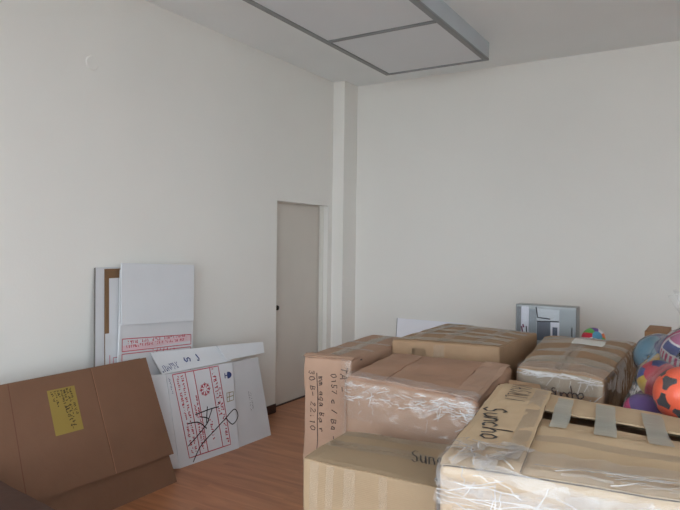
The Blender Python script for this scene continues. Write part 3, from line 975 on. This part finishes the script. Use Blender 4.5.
# white panel leaning on the back wall
pn = thing('white_panel', 'plain white panel standing against the back wall behind the boxes', 'panel', (1.1, 5.86, 0))
qp = quad((.70, 5.84, 0), (1.45, 5.84, 0), (1.45, 5.94, .845), (.70, 5.94, .845), .001)
patch('sheet', qp, 0, 1, 0, 1, mat('white_sheet', (236, 237, 244), .5, .01), pn, 6, 6, 0, .012)
patch('edge_strip', qp, -.004, .003, 0, 1, mat('dark_edge', (90, 88, 90), .7), pn, 1, 6, 0, .014)

# grey printed retail carton
rb = thing('retail_carton', 'grey shrink-wrapped printed carton with small pictures, standing behind the boxes', 'carton', (2.48, 4.97, .86))
RB = Carton([(2.255, 4.90, 1.172), (2.712, 4.90, 1.172), (2.712, 5.03, 1.172), (2.255, 5.03, 1.172)], z0=.863, r=.004, seed=12.0, dent=.002, bulge=(.002, .002, .002))
RB.body(mat('grey_carton', (166, 170, 172), .4, .12, 14), rb)
fz = RB.face('front')
patch('printed_panel', fz, .015, .09, .05, .95, mat('print_dark_grey', (120, 122, 126), .4), rb, 2, 8, .001)
patch('printed_panel', fz, .09, .22, .05, .96, mat('print_white', (214, 214, 222), .4), rb, 4, 8, .0015)
patch('printed_panel', fz, .22, .35, .05, .9, mat('print_steel', (138, 146, 152), .4), rb, 4, 8, .001)
patch('printed_panel', fz, .36, .58, .12, .60, mat('print_navy', (80, 88, 104), .4), rb, 4, 6, .0015)
patch('printed_panel', fz, .36, .72, .62, .92, mat('print_light', (190, 194, 198), .4), rb, 4, 6, .001)
patch('printed_panel', fz, .59, .73, .10, .60, MATS['print_white'], rb, 3, 6, .002)
patch('printed_panel', fz, .62, .70, .18, .48, MATS['print_navy'], rb, 3, 4, .003)
patch('printed_panel', fz, .74, .99, .05, .95, mat('print_grey', (152, 158, 160), .4), rb, 3, 6, .001)
strokes('printed_mark', fz, [[(.10, .45), (.12, .30), (.17, .18), (.21, .15)], [(.12, .5), (.14, .42)], [(.10, .25), (.13, .12)]], .012, mat('print_plum', (110, 40, 70), .4), rb, .003, True)
strokes('printed_mark', fz, [[(.18, .46), (.20, .20)], [(.93, .5), (.935, .2)], [(.34, .96), (.37, .70), (.58, .68)], [(.36, .60), (.72, .63)]], .010, mat('print_ink', (40, 42, 50), .4), rb, .003, True)
RB.body(film('shrink_wrap', .10, (220, 222, 224), .12, 18, .5), rb, ('top', 'front', 'left', 'right'), 'shrink_wrap', 12, .003)

# ------------------------------------------------------------------ balls
def sphere_dirs(n=4):
    bm = bmesh.new()
    bmesh.ops.create_icosphere(bm, subdivisions=n, radius=1.0)
    return bm


def panelled_ball(label, ctr, r, classify, mats, rot, cat='ball'):
    """classify(unit direction) -> (panel id, colour id); every panel is a mesh of its own, a little puffed"""
    o = thing('ball', label, cat, (ctr[0], ctr[1], ctr[2] - r), 'colourful balls in a plastic bag')
    bm = sphere_dirs(6)
    Rm = rot.to_matrix().to_3x3()
    groups = {}
    for f in bm.faces:
        pid = classify(f.calc_center_median().normalized())
        groups.setdefault(pid, []).append([v.co.copy() for v in f.verts])
    bm.free()
    for (pid, cid), fs in groups.items():
        idx, vs, fc = {}, [], []
        for f in fs:
            ids = []
            for v in f:
                key = (round(v.x, 4), round(v.y, 4), round(v.z, 4))
                if key not in idx:
                    idx[key] = len(vs)
                    vs.append(Vector(ctr) + Rm @ v * r)
                ids.append(idx[key])
            fc.append(ids)
        mesh('panel', vs, fc, mats[cid], o, True)
    return o


from mathutils import Euler
def pm(name, rgb):
    return mat('ball_' + name, rgb, .35, .03, 8, spec=.5)

ICO = []
g_ = (1 + 5 ** .5) / 2
for s1_ in (-1, 1):
    for s2_ in (-1, 1):
        ICO += [Vector((0, s1_, s2_ * g_)).normalized(), Vector((s1_, s2_ * g_, 0)).normalized(), Vector((s2_ * g_, 0, s1_)).normalized()]
HEX = []
for i in range(12):
    for j in range(i + 1, 12):
        for k_ in range(j + 1, 12):
            if ICO[i].dot(ICO[j]) > .4 and ICO[i].dot(ICO[k_]) > .4 and ICO[j].dot(ICO[k_]) > .4:
                HEX.append((ICO[i] + ICO[j] + ICO[k_]).normalized())


def soccer(dv):
    bi = max(range(12), key=lambda i: dv.dot(ICO[i]))
    if dv.dot(ICO[bi]) > math.cos(math.radians(22)):
        return (('p', bi), 0)
    hi = max(range(20), key=lambda i: dv.dot(HEX[i]))
    if dv.dot(ICO[bi]) < math.cos(math.radians(26.5)) and dv.dot(HEX[hi]) > math.cos(math.radians(17.5)):
        return (('h', hi), 1)
    return (('s', hi), 0)


def to_cam(ctr, axis):
    """rotation that turns the given ball direction toward where people stand in the room"""
    t = (Vector((3.0, 0.0, 1.6)) - Vector(ctr)).normalized()
    return Vector(axis).rotation_difference(t)

c1 = (3.495, 3.11, .985)
panelled_ball('orange and black football at the right, under a clear bag', c1, .125, soccer, [pm('orange', (255, 98, 44)), pm('black', (52, 46, 50))],
              Matrix.Rotation(0, 3, 'X').to_quaternion() @ to_cam(c1, (ICO[3] + ICO[4] * .10).normalized()))


def gores(n, lat=None):
    def cl(dv):
        lon = int((math.atan2(dv.y, dv.x) + math.pi) / math.tau * n) % n
        if abs(dv.z) > .90:
            return (('cap', dv.z > 0), n)
        if lat and abs(dv.z - lat[0]) < lat[1]:
            return (('band', lon), n + 1)
        return (('g', lon), lon)
    return cl

PINK, BLUE, WHITE, YEL, TEAL, REDB, GRN, PUR, ORG = (pm('pink', (206, 62, 122)), pm('blue', (44, 66, 140)), pm('white', (226, 222, 226)),
    pm('yellow', (214, 176, 44)), pm('teal', (84, 148, 180)), pm('red', (200, 44, 66)), pm('green', (96, 168, 84)), pm('purple', (96, 60, 140)), pm('amber', (214, 112, 40)))


def stripes(dv):
    # gores by turns plain pink and banded mauve, navy and white, parted by white lines
    lon = (math.degrees(math.atan2(dv.y, dv.x)) + 82) % 360
    gore, t = int(lon // 90), lon % 90
    if (t < 3 or t > 87) and abs(dv.z) < .97:
        return (('line', gore + (t > 87)), 2)
    if gore % 2 == 0:
        return (('plain', gore), 0)
    if dv.z > .66:
        return (('top', gore), 3)
    if .30 < dv.z < .60 and 8 < t < 82:
        return (('navy', gore), 1)
    if dv.z > .24:
        return (('edge', gore), 2)
    if dv.z > -.05 and int(t / 6) % 2:
        return (('tick', gore, int(t / 6)), 0)
    if dv.z > -.05:
        return (('gap', gore, int(t / 6)), 2)
    return (('low', gore), 4)

c2 = (3.505, 3.50, 1.10)
panelled_ball('pink ball with navy and white bands, topmost in the bag', c2, .135, stripes, [PINK, BLUE, WHITE, pm('mauve', (190, 110, 150)), pm('grey', (160, 168, 172))], Euler((.30, .12, 0)).to_quaternion())
c3 = (3.345, 3.74, 1.045)
panelled_ball('teal and yellow ball at the left of the bag, next to the long box', c3, .115, gores(6), [TEAL, YEL, TEAL, WHITE, BLUE, TEAL, BLUE], Euler((.9, .3, .2)).to_quaternion())
c4 = (3.38, 3.315, 1.0)
panelled_ball('red, blue and yellow striped ball behind the orange football', c4, .095, gores(8), [REDB, BLUE, YEL, REDB, BLUE, REDB, BLUE, YEL, REDB], Euler((.7, -.9, .5)).to_quaternion())
c5 = (3.325, 3.19, .866)
panelled_ball('dark magenta ball low in the bag, below the striped ball', c5, .085, gores(6), [PUR, PINK, PUR, BLUE, PINK, PUR, PINK], Euler((.4, 1.0, 2.2)).to_quaternion())
c7 = (3.62, 3.31, .895)
panelled_ball('green and white ball low at the right edge of the bag', c7, .11, gores(6), [GRN, WHITE, GRN, WHITE, GRN, WHITE, YEL], Euler((.4, .2, 1.2)).to_quaternion())
c6 = (2.835, 4.90, .947)
panelled_ball('multicoloured ball peeking above the back of the long box', c6, .085, gores(9), [REDB, WHITE, BLUE, WHITE, GRN, ORG, WHITE, PUR, GRN, TEAL], Euler((1.1, .5, .3)).to_quaternion())

# clear bag over the balls
bm = bmesh.new()
for (cx, cy, cz), r in ((c1, .125), (c2, .135), (c3, .115), (c4, .095), (c5, .085), (c7, .11)):
    tmp = bmesh.new()
    bmesh.ops.create_icosphere(tmp, subdivisions=3, radius=r + .008)
    for v in tmp.verts:
        bm.verts.new(v.co + Vector((cx, cy, cz)))
    tmp.free()
res = bmesh.ops.convex_hull(bm, input=bm.verts)
bmesh.ops.delete(bm, geom=[x for x in res['geom_interior'] if isinstance(x, bmesh.types.BMVert)], context='VERTS')
for _ in range(3):
    bmesh.ops.subdivide_edges(bm, edges=[x for x in bm.edges if x.calc_length() > .03], cuts=1)
    bmesh.ops.triangulate(bm, faces=bm.faces)
balls = [(Vector(p), r) for p, r in ((c1, .125), (c2, .135), (c3, .115), (c4, .095), (c5, .085), (c7, .11))]
for v in bm.verts:
    # the film sags into the gaps between the balls
    gap = min((v.co - p).length - r for p, r in balls)
    p = min(balls, key=lambda q: (v.co - q[0]).length - q[1])[0]
    v.co += (p - v.co).normalized() * max(0.0, gap - .006) * .55
    q = v.co * 14
    v.co += (v.co - p).normalized() * abs(noise.noise(q)) * .010
    v.co.z = max(v.co.z, .79)
bg_ = from_bm('plastic_bag', bm, M_BAG, None, True)
tag(bg_, 'clear plastic bag drawn over the heap of colourful balls', 'plastic bag')
# gathered neck of the bag
bm = bmesh.new()
rows = []
for k_ in range(13):
    z = 1.215 + .20 * k_ / 12
    rr = .045 + .05 * abs(k_ / 12 - .25) * 1.6
    row = []
    for q in range(36):
        t = q * math.tau / 36
        rad = rr * (1 + .28 * math.sin(7 * t + k_ * .15) + .15 * math.sin(13 * t))
        row.append(bm.verts.new((3.53 + .010 * k_ / 12 + rad * math.cos(t), 3.50 + rad * math.sin(t), z + .015 * math.sin(5 * t))))
    rows.append(row)
for k_ in range(12):
    for q in range(36):
        bm.faces.new((rows[k_][q], rows[k_][(q + 1) % 36], rows[k_ + 1][(q + 1) % 36], rows[k_ + 1][q]))
from_bm('bag_neck', bm, M_NECK, bg_, True)
